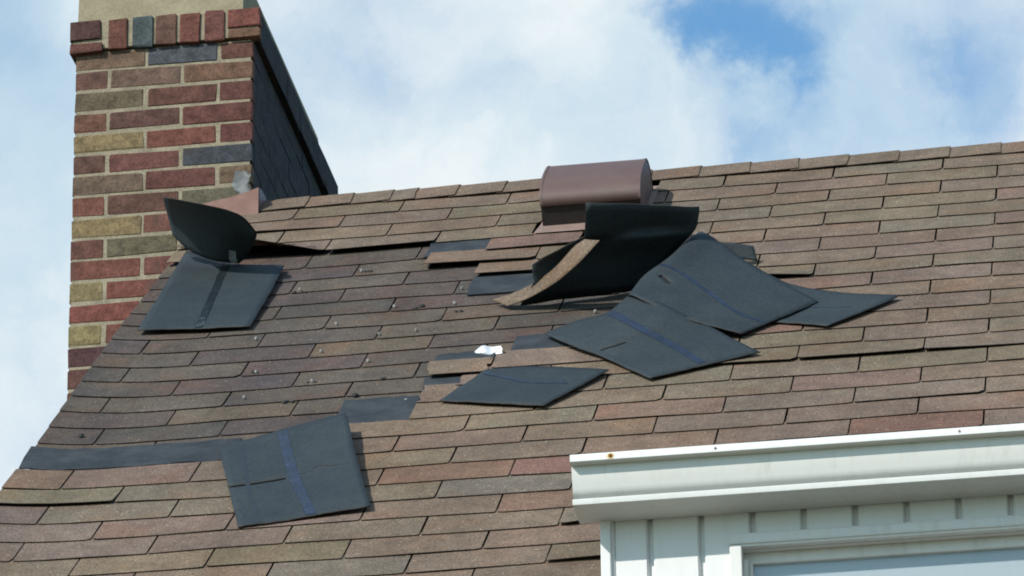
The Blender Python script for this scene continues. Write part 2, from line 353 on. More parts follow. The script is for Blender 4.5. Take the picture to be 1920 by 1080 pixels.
# ---------------------------------------------------------------- roof frame
TW, EX, AL, Z0 = 0.1524, 0.131446, math.radians(38.99657), 7.363737   # half tab, exposure, slope, height of course 0
EV = Vector((0, -math.cos(AL), -math.sin(AL))); EN = Vector((0, -math.sin(AL), math.cos(AL)))
def S(c, r, h=0.0): return Vector((c*TW, 0, Z0)) + EV*(r*EX) + EN*h
def bump(c, r):
    t = max(0.0, -12.4-c)/1.5
    return 0.017*t*t*min(1, max(0, (r-5)/4))
def und(c, r): return 0.0013*math.sin(c*1.1+r*0.7+1)+0.0004*math.sin(c*2.3-r*1.9)
RAKE = -13.9

house = tag(empty('brick_house', (0, -1.0, 0)), 'house with brown shingle roof losing its shingles, brick chimney and white dormer', 'house')
# ground
g = link_mesh('ground', [(-400, -400, 0), (400, -400, 0), (400, 400, 0), (-400, 400, 0)], [(0, 1, 2, 3)], M_LAWN); g['kind'] = 'structure'
# roof boards under everything: both slopes
HR = -0.95                                                            # course number of the ridge
EAVE = 34.0
ridge = S(0, HR, -0.014)
rv = [S(RAKE+0.05, EAVE, -0.014), S(12, EAVE, -0.014), S(12, HR, -0.014), S(RAKE+0.05, HR, -0.014)]
back = [Vector((v.x, 2*ridge.y - v.y, v.z)) for v in rv[:2]]
vv = rv + back
vv2 = [v - Vector((0, 0, 0.05)) for v in vv]
roof = link_mesh('roof', vv+vv2, [(0, 1, 2, 3), (3, 2, 5, 4), (6, 9, 8, 7), (9, 10, 11, 8), (0, 6, 7, 1), (4, 5, 11, 10), (0, 3, 9, 6), (3, 4, 10, 9), (1, 7, 8, 2), (2, 8, 11, 5)], M_FELT, house)

def tab(c0, c1, r, color, parent=roof, h=0.0, lift=(0, 0), torn=(False, False), mat=None, top=1.22, name='shingle', amp=1.0, joined=None, full=True):
    """one shingle tab: a bent slab, granules on top, black asphalt edges"""
    g0 = 0.0 if torn[0] else 0.010+random.uniform(0, .009); g1 = 0.0 if torn[1] else 0.010+random.uniform(0, .009)
    if c0 <= RAKE+0.01: g0 = 0
    n = 7
    ph = random.uniform(0, 6.28); a1 = random.uniform(0, 0.0009)*amp; a2 = random.uniform(-0.014, 0.014)*amp; skew = random.uniform(-0.016, 0.016)*amp; th = 0.0017 if amp > .8 else 0.0012
    rc0, rc1 = random.choice((.008, .012, .02, .03)), random.choice((.008, .012, .015, .02, .025, .07))
    ts = (top, 1.0, 0.5, 0.14, 0.0)
    tops = []
    j0 = [random.uniform(-.05, .05) if torn[0] else 0 for _ in ts]; j1 = [random.uniform(-.05, .05) if torn[1] else 0 for _ in ts]
    for ti, t in enumerate(ts):
        for i in range(n):
            s = (0, .045, .22, .5, .78, .955, 1)[i]; k = (1-t) if t < 1 else 0.0
            c = c0+g0+j0[ti] + (c1-g1+j1[ti]-c0-g0-j0[ti])*s
            rr = r - t + (skew*(s-.5) + a2*math.sin(ph+s*4))*max(0, 1-t)
            if t == 0.0:
                if i == 0: c += rc0*0.35; rr -= rc0
                if i == n-1: c -= rc1*0.35; rr -= rc1
            hh = h + 0.0042 - 0.0031*t + bump(c, rr) + und(c, rr)
            hh += k*k*(lift[0]*(1-s)+lift[1]*s) + k*a1*(1+math.sin(ph*1.7+s*5))
            tops.append((c, rr, hh))
    N = len(ts)*n
    vs = [S(*p) for p in tops] + [S(p[0], p[1], p[2]-th) for p in tops]
    fs, fm = [], []
    for j in range(len(ts)-1):
        for i in range(n-1):
            a = j*n+i; q = (a, a+n, a+n+1, a+1)
            fs.append(q); fm.append(0); fs.append(tuple(N+x for x in q[::-1])); fm.append(1)
    L = len(ts)-1
    for i in range(n-1):
        a = L*n+i; fs.append((a, N+a, N+a+1, a+1)); fm.append(1)
    for j in range(L):
        a = j*n; fs.append((a, N+a, N+a+n, a+n)); fm.append(1)
        a = j*n+n-1; fs.append((a, a+n, N+a+n, N+a)); fm.append(1)
    if joined is not None:
        b = len(joined[0]); joined[0].extend(vs); joined[1].extend(tuple(b+x for x in f) for f in fs); joined[2].extend(fm); return
    return link_mesh(name, vs, fs, [mat or M_GRAN, M_EDGE], parent, fm, False, color)

TAN = [(.152, .114, .082), (.146, .109, .079), (.158, .119, .084), (.141, .105, .077), (.151, .109, .078), (.142, .107, .079)]
PINK = [(.152, .106, .080), (.150, .100, .074), (.146, .094, .071)]
RED = [(.152, .083, .062), (.146, .078, .060), (.158, .090, .068)]
GREY = [(.112, .099, .090), (.100, .088, .082), (.118, .108, .098)]
BROWN = [(.150, .108, .074), (.158, .116, .082)]
OLDC = [(.078, .063, .052), (.080, .061, .052), (.088, .071, .056), (.070, .061, .052), (.082, .062, .056), (.092, .073, .056), (.073, .057, .051), (.098, .075, .054)]
_mean = tuple(sum(c[i] for c in TAN)/len(TAN) for i in range(3))
def calm(p, k): return [tuple(a*(1-k)+b*k for a, b in zip(c, _mean)) for c in p]
TAN = calm(TAN, .5); PINK = calm(PINK, .5); RED = calm(RED, .35); GREY = calm(GREY, .75)
# courses: where the upper layer still lies, in half tabs
NEW = {1: [(RAKE, -7.15), (-5.25, 9)], 2: [(RAKE, -7.15), (-5.25, 9)], 3: [(RAKE, -7.15), (-5.25, 9)], 4: [(RAKE, -7.22), (-5.2, 9)],
       5: [(-8.0, -6.35), (-4.3, 9)], 6: [(-9, -6.45), (-4.2, 9)], 7: [(-8, -6.9), (-4.1, 9)], 8: [(-4, 9)], 9: [(-3.3, 9)], 10: [(-3, 9)],
       11: [(-2.8, 9)], 12: [(-3, 9)], 13: [(-5.85, 9)], 14: [(-7.05, 9)], 15: [(-7.4, 9)], 16: [(-7.95, 9)], 17: [(-7.98, 9)],
       18: [(-9.05, 9)], 19: [(-10.6, 9)]}
for r in range(20, 35): NEW[r] = [(RAKE, 9)]
OVER = {(21, -8): RED[0], (21, -6): RED[1], (23, -6): RED[0], (24, -7): PINK[1], (24, -9): PINK[0], (17, -1): RED[2], (17, 1): RED[1], (7, -2): PINK[2], (7, 0): PINK[0],
        (5, -4): PINK[1], (9, 0): PINK[0], (20, -1): RED[0], (20, -3): PINK[2], (20, 1): PINK[0], (20, -5): PINK[1], (20, -15): RED[2], (22, -13): GREY[0], (22, -15): GREY[1],
        (23, -12): GREY[1], (23, -10): GREY[0], (23, -14): GREY[0], (24, -11): GREY[1], (24, -13): GREY[0], (22, -7): GREY[2], (22, -9): TAN[5], (25, -10): BROWN[0],
        (6, -9): PINK[0], (6, -7): PINK[2], (7, -8): BROWN[1], (19, -8): PINK[1], (15, 1): TAN[0], (25, -8): PINK[0], (26, -7): TAN[1], (20, -11): TAN[4], (20, -13): TAN[4], (3, -13): PINK[2], (2, -13): PINK[0]}
LIFT = {(4, -13): (0.075, 0.002), (4, -11): (0.004, 0.006), (9, -4): (0.02, 0.006), (6, -9): (0.008, 0.006), (14, -5): (.005, .007), (15, -4): (.004, .005), (15, -2): (.006, .008), (15, 0): (.008, .001), (23, -4): (0.006, 0.018), (24, -5): (0.004, 0.022), (25, -4): (0.02, 0.03), (26, -5): (0.004, 0.016),
        (21, -14): (.006, .006), (18, -1): (.001, .003), (3, -14): (0.010, 0.0), (2, -13): (.008, .0), (21, -4): (.012, .003), (5, -8): (0.003, 0.006), (7, -8): (.006, .006), (22, -4): (.006, .02)}
wide = ([], [], [])
def lay(r, spans, old=False):
    for a, b in spans:
        par = r % 2 if not old else (r+1) % 2
        shift = 0.0 if not old else (-0.24 if r < 16 else 0.0)
        k = -17
        while k < 12:
            if (k + r) % 2 == (1 if not old else 0):
                c0, c1 = k+shift, k+2+shift
                x0, x1 = max(c0, a), min(c1, b)
                if x1-x0 > 0.12:
                    if old: colr = random.choice(OLDC)
                    else:
                        colr = OVER.get((r, k))
                        if colr is None:
                            q = random.random()
                            pal = TAN if q < .80 else PINK if q < .93 else GREY if q < .96 else BROWN
                            if r >= 22 and k < -8 and q > .45: pal = GREY
                            colr = random.choice(pal)
                        colr = tuple(x*random.uniform(.95, 1.06) for x in colr)
                    torn = (x0 > c0+.02 and x0 > RAKE+.01, x1 < c1-.02)
                    if (x0 > 2.2 or r > 28) and not old:
                        tab(x0, x1, r, None, joined=wide, torn=torn)
                    else:
                        tab(x0, x1, r, colr, torn=torn, h=-0.010 if old else 0.0, lift=LIFT.get((r, k), (0, 0)) if not old else (0, 0), mat=M_OLD if old else None, amp=0.6 if old else 1.0)
            k += 1
OLDR = {5: -9.0, 6: -8.9, 7: -7.9, 8: -7.85, 9: -5.3, 10: -4.9, 11: -5.1, 12: -5.2, 13: -6.7, 14: -7.9, 15: -7.3, 16: -7.9, 17: -7.9, 18: -8.9}
for r, hi in OLDR.items(): lay(r, [(RAKE, hi)], True)
for r, sp in NEW.items(): lay(r, sp)
wo = link_mesh('shingle_field', wide[0], wide[1], [M_GRAN, M_EDGE], roof, wide[2], False, (.148, .116, .093)); wo['kind'] = 'stuff'
# bare headlap patches where a tab has torn away
def patch(c0, c1, r0, r1, h=-0.004, rag=0.05, name='bare_headlap', n=9):
    vs, fs = [], []
    for t in (0, .5, 1):
        for i in range(n):
            s = i/(n-1)
            c = c0+(c1-c0)*s + (random.uniform(-rag, rag) if i in (0, n-1) else 0)
            r = r0+(r1-r0)*t + (random.uniform(-rag, rag) if t != .5 else 0)
            vs.append(S(c, r, h+bump(c, r)+und(c, r)))
    fs = [(j*n+i, j*n+n+i, j*n+n+i+1, j*n+i+1) for j in range(2) for i in range(n-1)]
    N = len(vs); vs += [v-EN*0.003 for v in vs]
    fs += [tuple(N+x for x in f[::-1]) for f in fs]
    fs += [(2*n+i, N+2*n+i, N+2*n+i+1, 2*n+i+1) for i in range(n-1)]
    return link_mesh(name, vs, fs, M_SLATE, roof)
patch(-9.08, -7.98, 3.7, 5.06, 0.0005); patch(-8.0, -6.3, 6.9, 8.3, -0.0015); patch(-6.75, -5.8, 11.75, 13.0, -0.0005); patch(-8.0, -7.0, 12.75, 13.75, 0.002)
patch(-8.0, -7.2, 14.2, 15.9, -0.001); patch(-9.15, -7.95, 15.45, 17.02, 0.001); patch(RAKE+0.01, -10.55, 17.45, 18.75, 0.001, 0.06, n=17)
tab(-8.0, -7.02, 14.35, TAN[0], h=0.006, top=0.5, torn=(True, True))
# ridge caps
caps = [-12.72, -11.9, -11.05, -10.31, -9.83, -9.05, -8.16, -7.25, -6.3, -5.42, -4.5, -3.58, -2.68, -1.76, -0.83, 0.11, 1.04, 2.0]
while caps[-1] < 9: caps.append(caps[-1]+0.93)
capw = ([], [], [])
for i in range(len(caps)-1):
    c0, c1 = caps[i], caps[i+1]
    prof = [(0.05+random.uniform(-.03, .03), 0.006), (-0.45, 0.007), (-0.86, 0.006), (-0.97, 0.001)]
    pts = [[], []]
    for e, (cc, dh) in enumerate(((c0-0.12, 0.0), (c1, 0.0042))):
        for r, h in prof: pts[e].append(S(cc+(random.uniform(-.02, .02)), r, h+dh))
        for r, h in prof[::-1][1:]:
            p = S(cc, r, h+dh); pts[e].append(Vector((p.x, 2*ridge.y-p.y, p.z)))
    n = len(pts[0]); vs = pts[0]+pts[1]; N = len(vs); low = [v-EN*0.0026 if k % n < n//2 else v-Vector((0, 0, .0026)) for k, v in enumerate(vs)]
    vs = vs+low; fs = []; fm = []
    for k in range(n-1):
        fs.append((k, n+k, n+k+1, k+1)); fm.append(0); fs.append((N+k, N+k+1, N+n+k+1, N+n+k)); fm.append(1)
        fs.append((n+k, N+n+k, N+n+k+1, n+k+1)); fm.append(1)
    fs.append((0, N, N+n, n)); fm.append(1)
    q = random.random(); colr = random.choice(TAN if q < .55 else PINK if q < .85 else GREY)
    if c0 > 2.2:
        b = len(capw[0]); capw[0].extend(vs); capw[1].extend(tuple(b+x for x in f) for f in fs); capw[2].extend(fm)
    else: link_mesh('ridge_cap', vs, fs, [M_GRAN, M_EDGE], roof, fm, False, colr)
cw = link_mesh('ridge_cap_run', capw[0], capw[1], [M_GRAN, M_EDGE], roof, capw[2], False, TAN[1]); cw['kind'] = 'stuff'
# nail heads and tarry dabs, plus painted nail-shadow dashes, on the stripped part
for i, (c, r, h) in enumerate(TAB['dots']):
    if i in (11, 12, 13, 18):
        MB().disc(S(c, r, h+und(c, r)), EN, 0.009, 0.0025, 7, 0.001).build('tar_shadow_dab', M_TAR_SHADOW, roof, True)
    else:
        MB().disc(S(c, r, h+und(c, r)-0.002), EN+Vector((random.uniform(-.3, .3), random.uniform(-.3, .3), 0)), 0.0045, 0.007, 8, 0.0015).build('roofing_nail', M_ZINC, roof, True)
for c, r, ln in ((-11.05, 6.98, .035), (-8.85, 8.93, .04), (-7.95, 9.4, .035), (-10.0, 5.75, .03), (-9.95, 13.85, .03), (-8.72, 13.95, .025), (-10.15, 15.05, .03)):  # dark dashes: shadows of raised nails, modelled as black dabs
    b = MB()
    for k in range(random.choice((2, 3))): b.disc(S(c+random.uniform(-.5, .5)*ln/TW, r+random.uniform(-.03, .05), -.0065+und(c, r)), EN+Vector((random.uniform(-.3, .3), 0, 0)), random.uniform(.003, .007), random.uniform(.002, .004), 6, 0.0)
    b.build('tar_shadow_dab', M_TAR_SHADOW, roof, True)
# rake board and eave, gable and front walls (out of the frame, seen only from other places)
xg = RAKE*TW+0.02
MB().prism([(S(0, HR, -.064).y, S(0, HR, -.064).z), (S(0, EAVE, -.064).y, S(0, EAVE, -.064).z), (S(0, EAVE, -.2).y, S(0, EAVE, -.2).z), (S(0, HR, -.2).y, S(0, HR, -.2).z)], xg, xg+0.03).build('rake_board', M_TRIM, house)
ye = S(0, EAVE).y+0.35; ze = S(0, EAVE).z-0.08; yb = 2*ridge.y-ye
MB().prism([(ye, 0), (ye, ze+.24), (ridge.y, ridge.z-.1), (yb, ze+.24), (yb, 0)], xg+0.06, 2.0).build('wall', M_SIDING, house)

# ---------------------------------------------------------------- chimney
CX0, CX1, CY0, CY1, CZ0, HC = -2.49213, -1.96899, -0.00134, 1.20, 7.85814, 0.066918
def brick(x0, x1, y0, y1, z0, z1, colr, face='front'):
    """slightly uneven fired brick with worn arrises"""
    b = 0.0024; vs = []
    for x, sx in ((x0, 1), (x1, -1)):
        for y, sy in ((y0, 1), (y1, -1)):
            for z, sz in ((z0, 1), (z1, -1)):
                j = lambda: random.uniform(-.0034, .0034)
                vs += [(x+j()*.4, y+sy*b, z+sz*b+j()), (x+sx*b+j(), y+j()*.4, z+sz*b+j()), (x+sx*b+j(), y+sy*b, z+j())]
    bm = bmesh.new()
    for v in vs: bm.verts.new(v)
    bmesh.ops.convex_hull(bm, input=bm.verts)
    bmesh.ops.dissolve_limit(bm, angle_limit=0.02, verts=bm.verts, edges=bm.edges)
    bm.verts.index_update()
    V = [tuple(v.co) for v in bm.verts]; F = [tuple(v.index for v in f.verts) for f in bm.faces]; bm.free()
    return link_mesh('brick', V, F, M_BRICK, chim, None, False, tuple(c*random.uniform(.92, 1.08) for c in colr))
B = dict(R=(.134, .056, .043), M=(.100, .047, .037), B=(.125, .083, .058), T=(.190, .135, .075), O=(.100, .084, .058), G=(.066, .072, .078), C=(.050, .050, .058), P=(.140, .078, .055), D=(.074, .037, .034), K=(.122, .062, .048), S=(.040, .036, .037))  # S: darkened brick, shade of the right-hand face put into its colour
# masonry core: mortar, raked back a little behind the brick faces
mz = MB().box(CX0+.004, CX1-.006, CY0+.0018, CY1-.004, 5.0, CZ0+HC*0.9).box(CX0-.010, CX1+.0175, CY0-.0085, CY1+.014, CZ0+HC*0.905+.007, CZ0+HC*0.905+.092)
chim = mz.build('chimney', M_MORTAR, house)
FACE = ['BGM', 'KBP', 'OMM', 'KMM', 'TRM', 'MRC', 'BMB', 'RMO', 'TRM', 'MOB', 'RRM', 'TRB', 'RMM', 'TRM', 'DMB', 'MBR', 'RBM', 'MRB', 'BMR', 'KRO', 'RMB', 'BRM']
J = 0.0105; L = 0.2035; Hh = 0.095
SIDE_SHADE = 'S'  # right-hand face uses the darkened brick, its shade painted in
for k, row in enumerate(FACE):
    z1 = CZ0+HC-k*HC-J*.5; z0 = z1-(HC-J)
    zs = z1+.004 if k == 0 else z1
    if k == 0: z1 -= 0.006
    ws = [L, L, Hh] if k % 2 == 0 else [Hh, L, L]
    tot = sum(ws)+2*J; x = CX0
    for q, wd in enumerate(ws):
        wd *= (CX1-CX0)/tot; jx = random.uniform(-.003, .003) if q else 0
        x1 = CX1 if q == 2 else x+wd+random.uniform(-.002, .002)
        depth = 0.095 if q < 2 else 0.030
        brick(x+jx, x1, CY0, CY0+depth, z0+random.uniform(-.0015, .0015), z1+random.uniform(-.0015, .0015), B[row[q]])
        x = x+wd+J
    # right-hand face, running back over the ridge
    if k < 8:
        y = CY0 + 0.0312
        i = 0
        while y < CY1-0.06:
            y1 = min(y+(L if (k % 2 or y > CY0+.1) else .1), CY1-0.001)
            brick(CX1-0.09, CX1+random.uniform(-.0008, .0004), y, y1, z0-.005, zs+.005, B[random.choice(SIDE_SHADE)]); y = y1+.0008; i += 1
# projecting rowlock course at the top
zc0, zc1 = 7.9185, 8.0135; fy = CY0-0.016
xs = [(-2.508, -2.418, 'D', 1), (-2.394, -2.338, 'M', 0), (-2.323, -2.264, 'G', 0), (-2.254, -2.193, 'K', 0), (-2.182, -2.124, 'R', 0), (-2.110, -2.052, 'R', 0), (-2.041, -1.946, 'R', 1)]
for x0, x1, c_, corner in xs:
    if corner and x0 < -2.4:
        brick(x0, x1, fy, fy+.2, zc0+.036, zc1, B[c_]); brick(x0+.001, x1+.006, fy-.004, fy+.2, zc0-.006, zc0+.024, B['M'])
    elif corner:
        brick(x0, x1, fy, fy+.03, zc0+.038, zc1, B[c_]); brick(x0+.002, x1+.001, fy-.001, fy+.03, zc0+.002, zc0+.030, B['P'])
    else: brick(x0, x1, fy, fy+.2, zc0, zc1, B[c_])
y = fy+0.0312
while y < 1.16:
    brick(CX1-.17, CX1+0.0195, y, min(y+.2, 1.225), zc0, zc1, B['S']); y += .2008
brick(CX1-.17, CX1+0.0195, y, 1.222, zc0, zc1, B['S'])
MB().prism([(CY0-.002, 8.0137), (CY0+.004, 8.115), (CY0+.06, 8.15), (CY1-.06, 8.15), (CY1+.01, 8.10), (CY1+.012, 8.0137)], CX0+.003, CX1-.030).build('chimney_crown', M_CROWN, chim)
MB().box(CX0+.12, CX1-.12, .3, .62, 8.1505, 8.40, .01).build('flue_tile', M_FLASH, chim)
# smear of caulk at the corner
vs = []; n = 14
for k in range(n):
    a = 6.28319*k/n; rr = 1+random.uniform(-.25, .25)
    vs.append((-1.994+.040*rr*math.cos(a), CY0-.0032, 7.462+.052*rr*math.sin(a)+.012*math.cos(a)))
vs = [(min(v[0], CX1-.001), v[1], v[2]) for v in vs]
vs.append((-1.993, CY0-.0034, 7.462)); vs += [(v[0], CY0+.004, v[2]) for v in vs[:n]]
link_mesh('caulk_smear', vs, [(k, n, (k+1) % n)[::-1] for k in range(n)]+[(k, (k+1) % n, n+1+(k+1) % n, n+1+k)[::-1] for k in range(n)], M_SEAL, chim)
# flashing: apron on the front, upturn on the side
zf = Z0
fl = MB()
prof = [(-2.16, 7.335, 7.388), (-2.08, 7.335, 7.404), (-2.03, 7.335, 7.412), (-1.985, 7.335, 7.424), (-1.945, 7.335, 7.437)]
b = 0; V = []; F = []
for i, (x, za, zb) in enumerate(prof): V += [(x, CY0-.012, zb), (x, CY0-.014, za), (x, CY0-.075, za-.052)]
for i in range(len(prof)-1): F += [(3*i, 3*i+1, 3*i+4, 3*i+3), (3*i+1, 3*i+2, 3*i+5, 3*i+4)]
N = len(V); V += [(x, y+.0018, z-.0006) for x, y, z in V]; F += [tuple(N+q for q in f[::-1]) for f in F]
F += [(3*i, 3*i+3, N+3*i+3, N+3*i) for i in range(len(prof)-1)] + [(N-3, N-2, 2*N-2, 2*N-3), (N-2, N-1, 2*N-1, 2*N-2)]
link_mesh('flashing', V, F, M_FLASH, house)
V = [(-1.9445, CY0-.012, 7.437), (-1.9445, CY0-.014, 7.335), (-1.944, .05, 7.385), (-1.9447, .085, 7.447), (-1.9447, .03, 7.445), (-1.925, .05, 7.385), (-1.925, CY0-.014, 7.350)]
V2 = [(x+.0018, y, z) for x, y, z in V]
link_mesh('side_flashing', V+V2, [(0, 1, 2, 3, 4), (7, 11, 10, 9, 8), (1, 6, 5, 2), (8, 9, 12, 13), (0, 4, 11, 7), (4, 3, 10, 11), (3, 2, 9, 10)], M_VENT, house)

# ---------------------------------------------------------------- dormer, gutter, window
YW = -3.34; XL = -0.5535; XR = 1.9; ZB = 5.0304
mw = MB().prism([(YW+.062, 3.6), (YW+.062, 5.06), (YW+.07, 5.09), (-2.2, 5.42), (-2.2, 3.6)], XL+.004, XR)
mw.box(XL+.004, -0.2990+.020, YW+.012, YW+.0615, 3.6, 5.06).box(-0.2990+.0202, XR, YW+.012, YW+.0615, 4.9832-.026, 5.06)
dorm = mw.build('dormer_wall', M_SIDING, house)
MB().prism([(YW-.09, ZB+.072), (YW-.09, ZB+.082), (-2.25, 5.445), (-2.25, 5.43)], XL-.04, XR+.04).build('dormer_roof', M_EDGE, house)
# corner post
MB().box(XL, XL+.0205, YW-.012, YW+.03, 3.6, ZB+.02, .002).box(XL+.0205, XL+.0265, YW-.002, YW+.012, 3.6, ZB+.02).build('corner_post', M_SIDING, dorm)
# vertical boards: flat face with a stepped groove between them
gx = [-0.4546+0.10113*k for k in range(-1, 24)]
for k in range(len(gx)-1):
    x0, x1 = gx[k]+.0045, gx[k+1]-.0055
    if k == 0: x0 = XL+.0265
    y0 = YW + random.uniform(-.0008, .0008)
    top = ZB+.02
    cut = [(x0, x1, 3.6)] if x1 < -0.299 else [(x0, x1, 4.9832-.004)]
    if x0 < -0.299 < x1: cut = [(x0, -0.2993, 3.6), (-0.2991, x1, 4.9832-.004)]
    for q, (x0, x1, bot) in enumerate(cut):
        e0 = .003 if (q == 0) else 0.0; e1 = .004 if (q == len(cut)-1) else 0.0
        prof = [(x0, YW+.0115), (x0, y0+e0), (x0+e0+.0001, y0), (x1-e1-.0001, y0), (x1, y0+e1*1.5), (x1, YW+.0115)]
        n = len(prof)
        V = [(x, y, bot) for x, y in prof]+[(x, y, top) for x, y in prof]
        F = [(i, i+1, n+i+1, n+i) for i in range(n-1)] + [tuple(range(n))[::-1], tuple(range(n, 2*n))]
        link_mesh('siding_board', V, F, M_SIDING, dorm)
# gutter: ogee profile (outward is -y); thin shell
def gy(o, z): return (YW-.104-o, ZB+z)
outer = [(-.103, .0), (0, 0), (.0005, .0015), (.001, .0105), (0, .0118), (-.0012, .0116), (-.0016, .002), (-.024, .002), (-.0265, .009), (-.0245, .0122), (-.0170, .0178), (-.0095, .0235), (-.0055, .0285), (-.0035, .035), (-.0005, .044), (.0025, .055), (.005, .066), (.0062, .0765), (.0066, .0785), (.026, .0788), (.028, .080), (.0283, .0935), (.0272, .095), (.012, .0955)]
inner = [(.012, .094), (.0262, .0935), (.0262, .081), (.0048, .0797), (.0035, .066), (-.0045, .040), (-.014, .0232), (-.0285, .0125), (-.0285, .0015), (-.1015, .0015), (-.1015, .095), (-.103, .095)]
gp = [gy(*q) for q in outer+inner]
GX0 = -0.5935
gut = MB().prism(gp, GX0, XR+.05).build('gutter', M_GUTTER, house, True); gut.data.set_sharp_from_angle(angle=math.radians(38))
# end cap (a separate folded plate)
ec = [gy(o-.0006, z) for o, z in outer[1:]] + [gy(-.103, .095), gy(-.103, .0)]
MB().prism(ec, GX0-.0012, GX0-.0002).build('gutter_end_cap', M_GUTTER, gut)
yl = YW-.104-.0283
def lipz(px, py): return None
for x, dz in ((-.3085, .0065), (0.1665, .0065)):
    MB().disc((x, yl, ZB+.0875), (0, -1, 0), .0028, .0012, 8, .0006).build('gutter_screw', M_ZINC, gut)
MB().disc((-.5143, yl, ZB+.087), (0, -1, 0), .0046, .0012, 9, .0009).build('rusted_screw', M_RUST, gut)
rs = [(-.5143+.0085*math.cos(a*.5236)*random.uniform(.7, 1.15), yl-.0003, ZB+.0862+.0062*math.sin(a*.5236)*random.uniform(.7, 1.2)) for a in range(12)]
def rustring():
    m, T = material('rust_bleed')
    pos = T.n('ShaderNodeNewGeometry').outputs['Position']
    a = T.noise(pos, 300, 3, .6)
    finish(T, T.mix(T.ramp(a, .4, .65), (.70, .58, .34, 1), (.62, .40, .16, 1)), .6)
    return m
link_mesh('rust_stain', rs, [tuple(range(12))], rustring(), gut)
# window: casing, head, sash, glass and a pale blind behind it
ZS0, ZS1 = 4.934, 4.9655; WX0 = -0.2990; WX1 = 1.2; ZT = 4.9832
win = MB().box(WX0+.018, WX0+.0235, YW+.0045, YW+.060, 3.9, ZT-.0265).build('window', M_TRIM, house)
prof = [(YW-.0135, ZT-.0215), (YW-.0145, ZT-.018), (YW-.0145, ZT-.003), (YW-.012, ZT), (YW+.004, ZT+.001), (YW+.010, ZT-.0255), (YW-.009, ZT-.0265), (YW-.0105, ZT-.0215)]
MB().prism(prof, WX0, WX1).build('head_casing', M_TRIM, win)
MB().box(WX0, WX0+.0235, YW-.0135, YW+.004, 3.9, ZT-.0235, .0015).build('side_casing', M_TRIM, win)
MB().box(WX0+.0237, WX0+.033, YW+.012, YW+.060, 3.9, ZT-.045, .001).build('side_stop', M_TRIM, win)
MB().prism([(YW+.030, ZS0), (YW+.0285, ZS0+.004), (YW+.030, ZS1-.003), (YW+.034, ZS1), (YW+.060, ZS1+.001), (YW+.060, ZS0)], WX0+.0237, WX1).build('sash_rail', M_TRIM, win)
MB().box(WX0+.0332, WX0+.041, YW+.027, YW+.060, 3.9, ZS0-.0005, .001).build('sash_stile', M_TRIM, win)
MB().box(WX0+.0415, WX1, YW+.044, YW+.047, 3.9, ZS0-.0003).build('blind', M_BLIND, win)
MB().box(WX0+.0417, WX1, YW+.036, YW+.038, 3.9, ZS0-.0003).build('pane', M_GLASS, win)

# ---------------------------------------------------------------- roof vent
vent = tag(empty('roof_vent', S(-6.2, 3.4, 0)), 'brown metal roof vent with rounded hood, standing just below the ridge', 'roof vent')
VC0, VC1 = -7.1, -5.30
VP = [(3.415, .062), (3.44, .067), (3.41, .084), (3.30, .097), (3.16, .107), (3.0, .1135), (2.75, .118), (2.4, .1205), (2.0, .120), (1.7, .118), (1.52, .115), (1.25, .098), (1.0, .070), (.86, .035), (.82, .002)]
n = len(VP)
V = [S(VC0, r, h) for r, h in VP]+[S(VC1, r, h) for r, h in VP]
link_mesh('hood', V, [(i, n+i, n+i+1, i+1) for i in range(n-1)], M_VENT, vent, None, True)
for c, nm in ((VC0+.006, 'end_plate'), (VC1-.006, 'end_plate')):
    pr = [(3.40, .002), (3.39, .066)]+[(r-.02 if r > 2 else r+.02, h-.002) for r, h in VP[2:]]
    a = [S(c-.004, r, h) for r, h in pr]; b2 = [S(c+.004, r, h) for r, h in pr]; k = len(pr)
    link_mesh(nm, a+b2, [tuple(range(k)), tuple(range(k, 2*k))[::-1]]+[(i, k+i, k+(i+1) % k, (i+1) % k) for i in range(k)], M_VENT, vent)
for c in (VC0, VC1-.03):      # rolled rim of the hood
    a = [S(c-.008, r, h+.0015) for r, h in VP[1:]]; b2 = [S(c+.04, r, h+.0015) for r, h in VP[1:]]; k = len(a)
    link_mesh('hood_rim', a+b2, [(i, k+i, k+i+1, i+1) for i in range(k-1)], M_VENT, vent, None, True)
M_SCREEN = plain('shaded_screen', (0.020, 0.017, 0.017), (0.042, 0.033, 0.030), 60, 0.8, 0.4, 0.2, fine=0.5)  # near-black: the shade under the hood is put into this colour
link_mesh('insect_screen', [S(VC0+.002, 3.405, .003), S(VC1-.002, 3.405, .003), S(VC1-.002, 3.395, .068), S(VC0+.002, 3.395, .068), S(VC0+.012, 3.3, .007), S(VC1-.012, 3.3, .007), S(VC1-.012, 3.3, .068), S(VC0+.012, 3.3, .068)], [(0, 1, 2, 3), (4, 7, 6, 5), (3, 2, 6, 7), (0, 4, 5, 1)], M_SCREEN, vent)
for h in (.0655,):
    link_mesh('screen_frame', [S(VC0+.002, 3.415, h-.0035), S(VC1-.002, 3.415, h-.0035), S(VC1-.002, 3.415, h+.0035), S(VC0+.002, 3.415, h+.0035), S(VC0+.005, 3.33, h-.0035), S(VC1-.005, 3.33, h-.0035), S(VC1-.005, 3.33, h+.0035), S(VC0+.005, 3.33, h+.0035)], [(0, 1, 2, 3), (3, 2, 6, 7), (0, 4, 5, 1)], M_VENT, vent)
fv = []; 
for r, c0, c1, h in ((3.92, -7.21, -5.2, .006), (3.9, -7.21, -5.2, .0075), (3.2, -7.15, -5.2, .0065), (0.5, -7.15, -5.2, .004)):
    fv += [S(c0, r, h), S((c0+c1)/2, r+.04, h+.001), S(c1, r, h)]
link_mesh('base_flange', fv, [(0, 1, 4, 3), (1, 2, 5, 4), (3, 4, 7, 6), (4, 5, 8, 7), (6, 7, 10, 9), (7, 8, 11, 10)], M_FLANGE, vent)

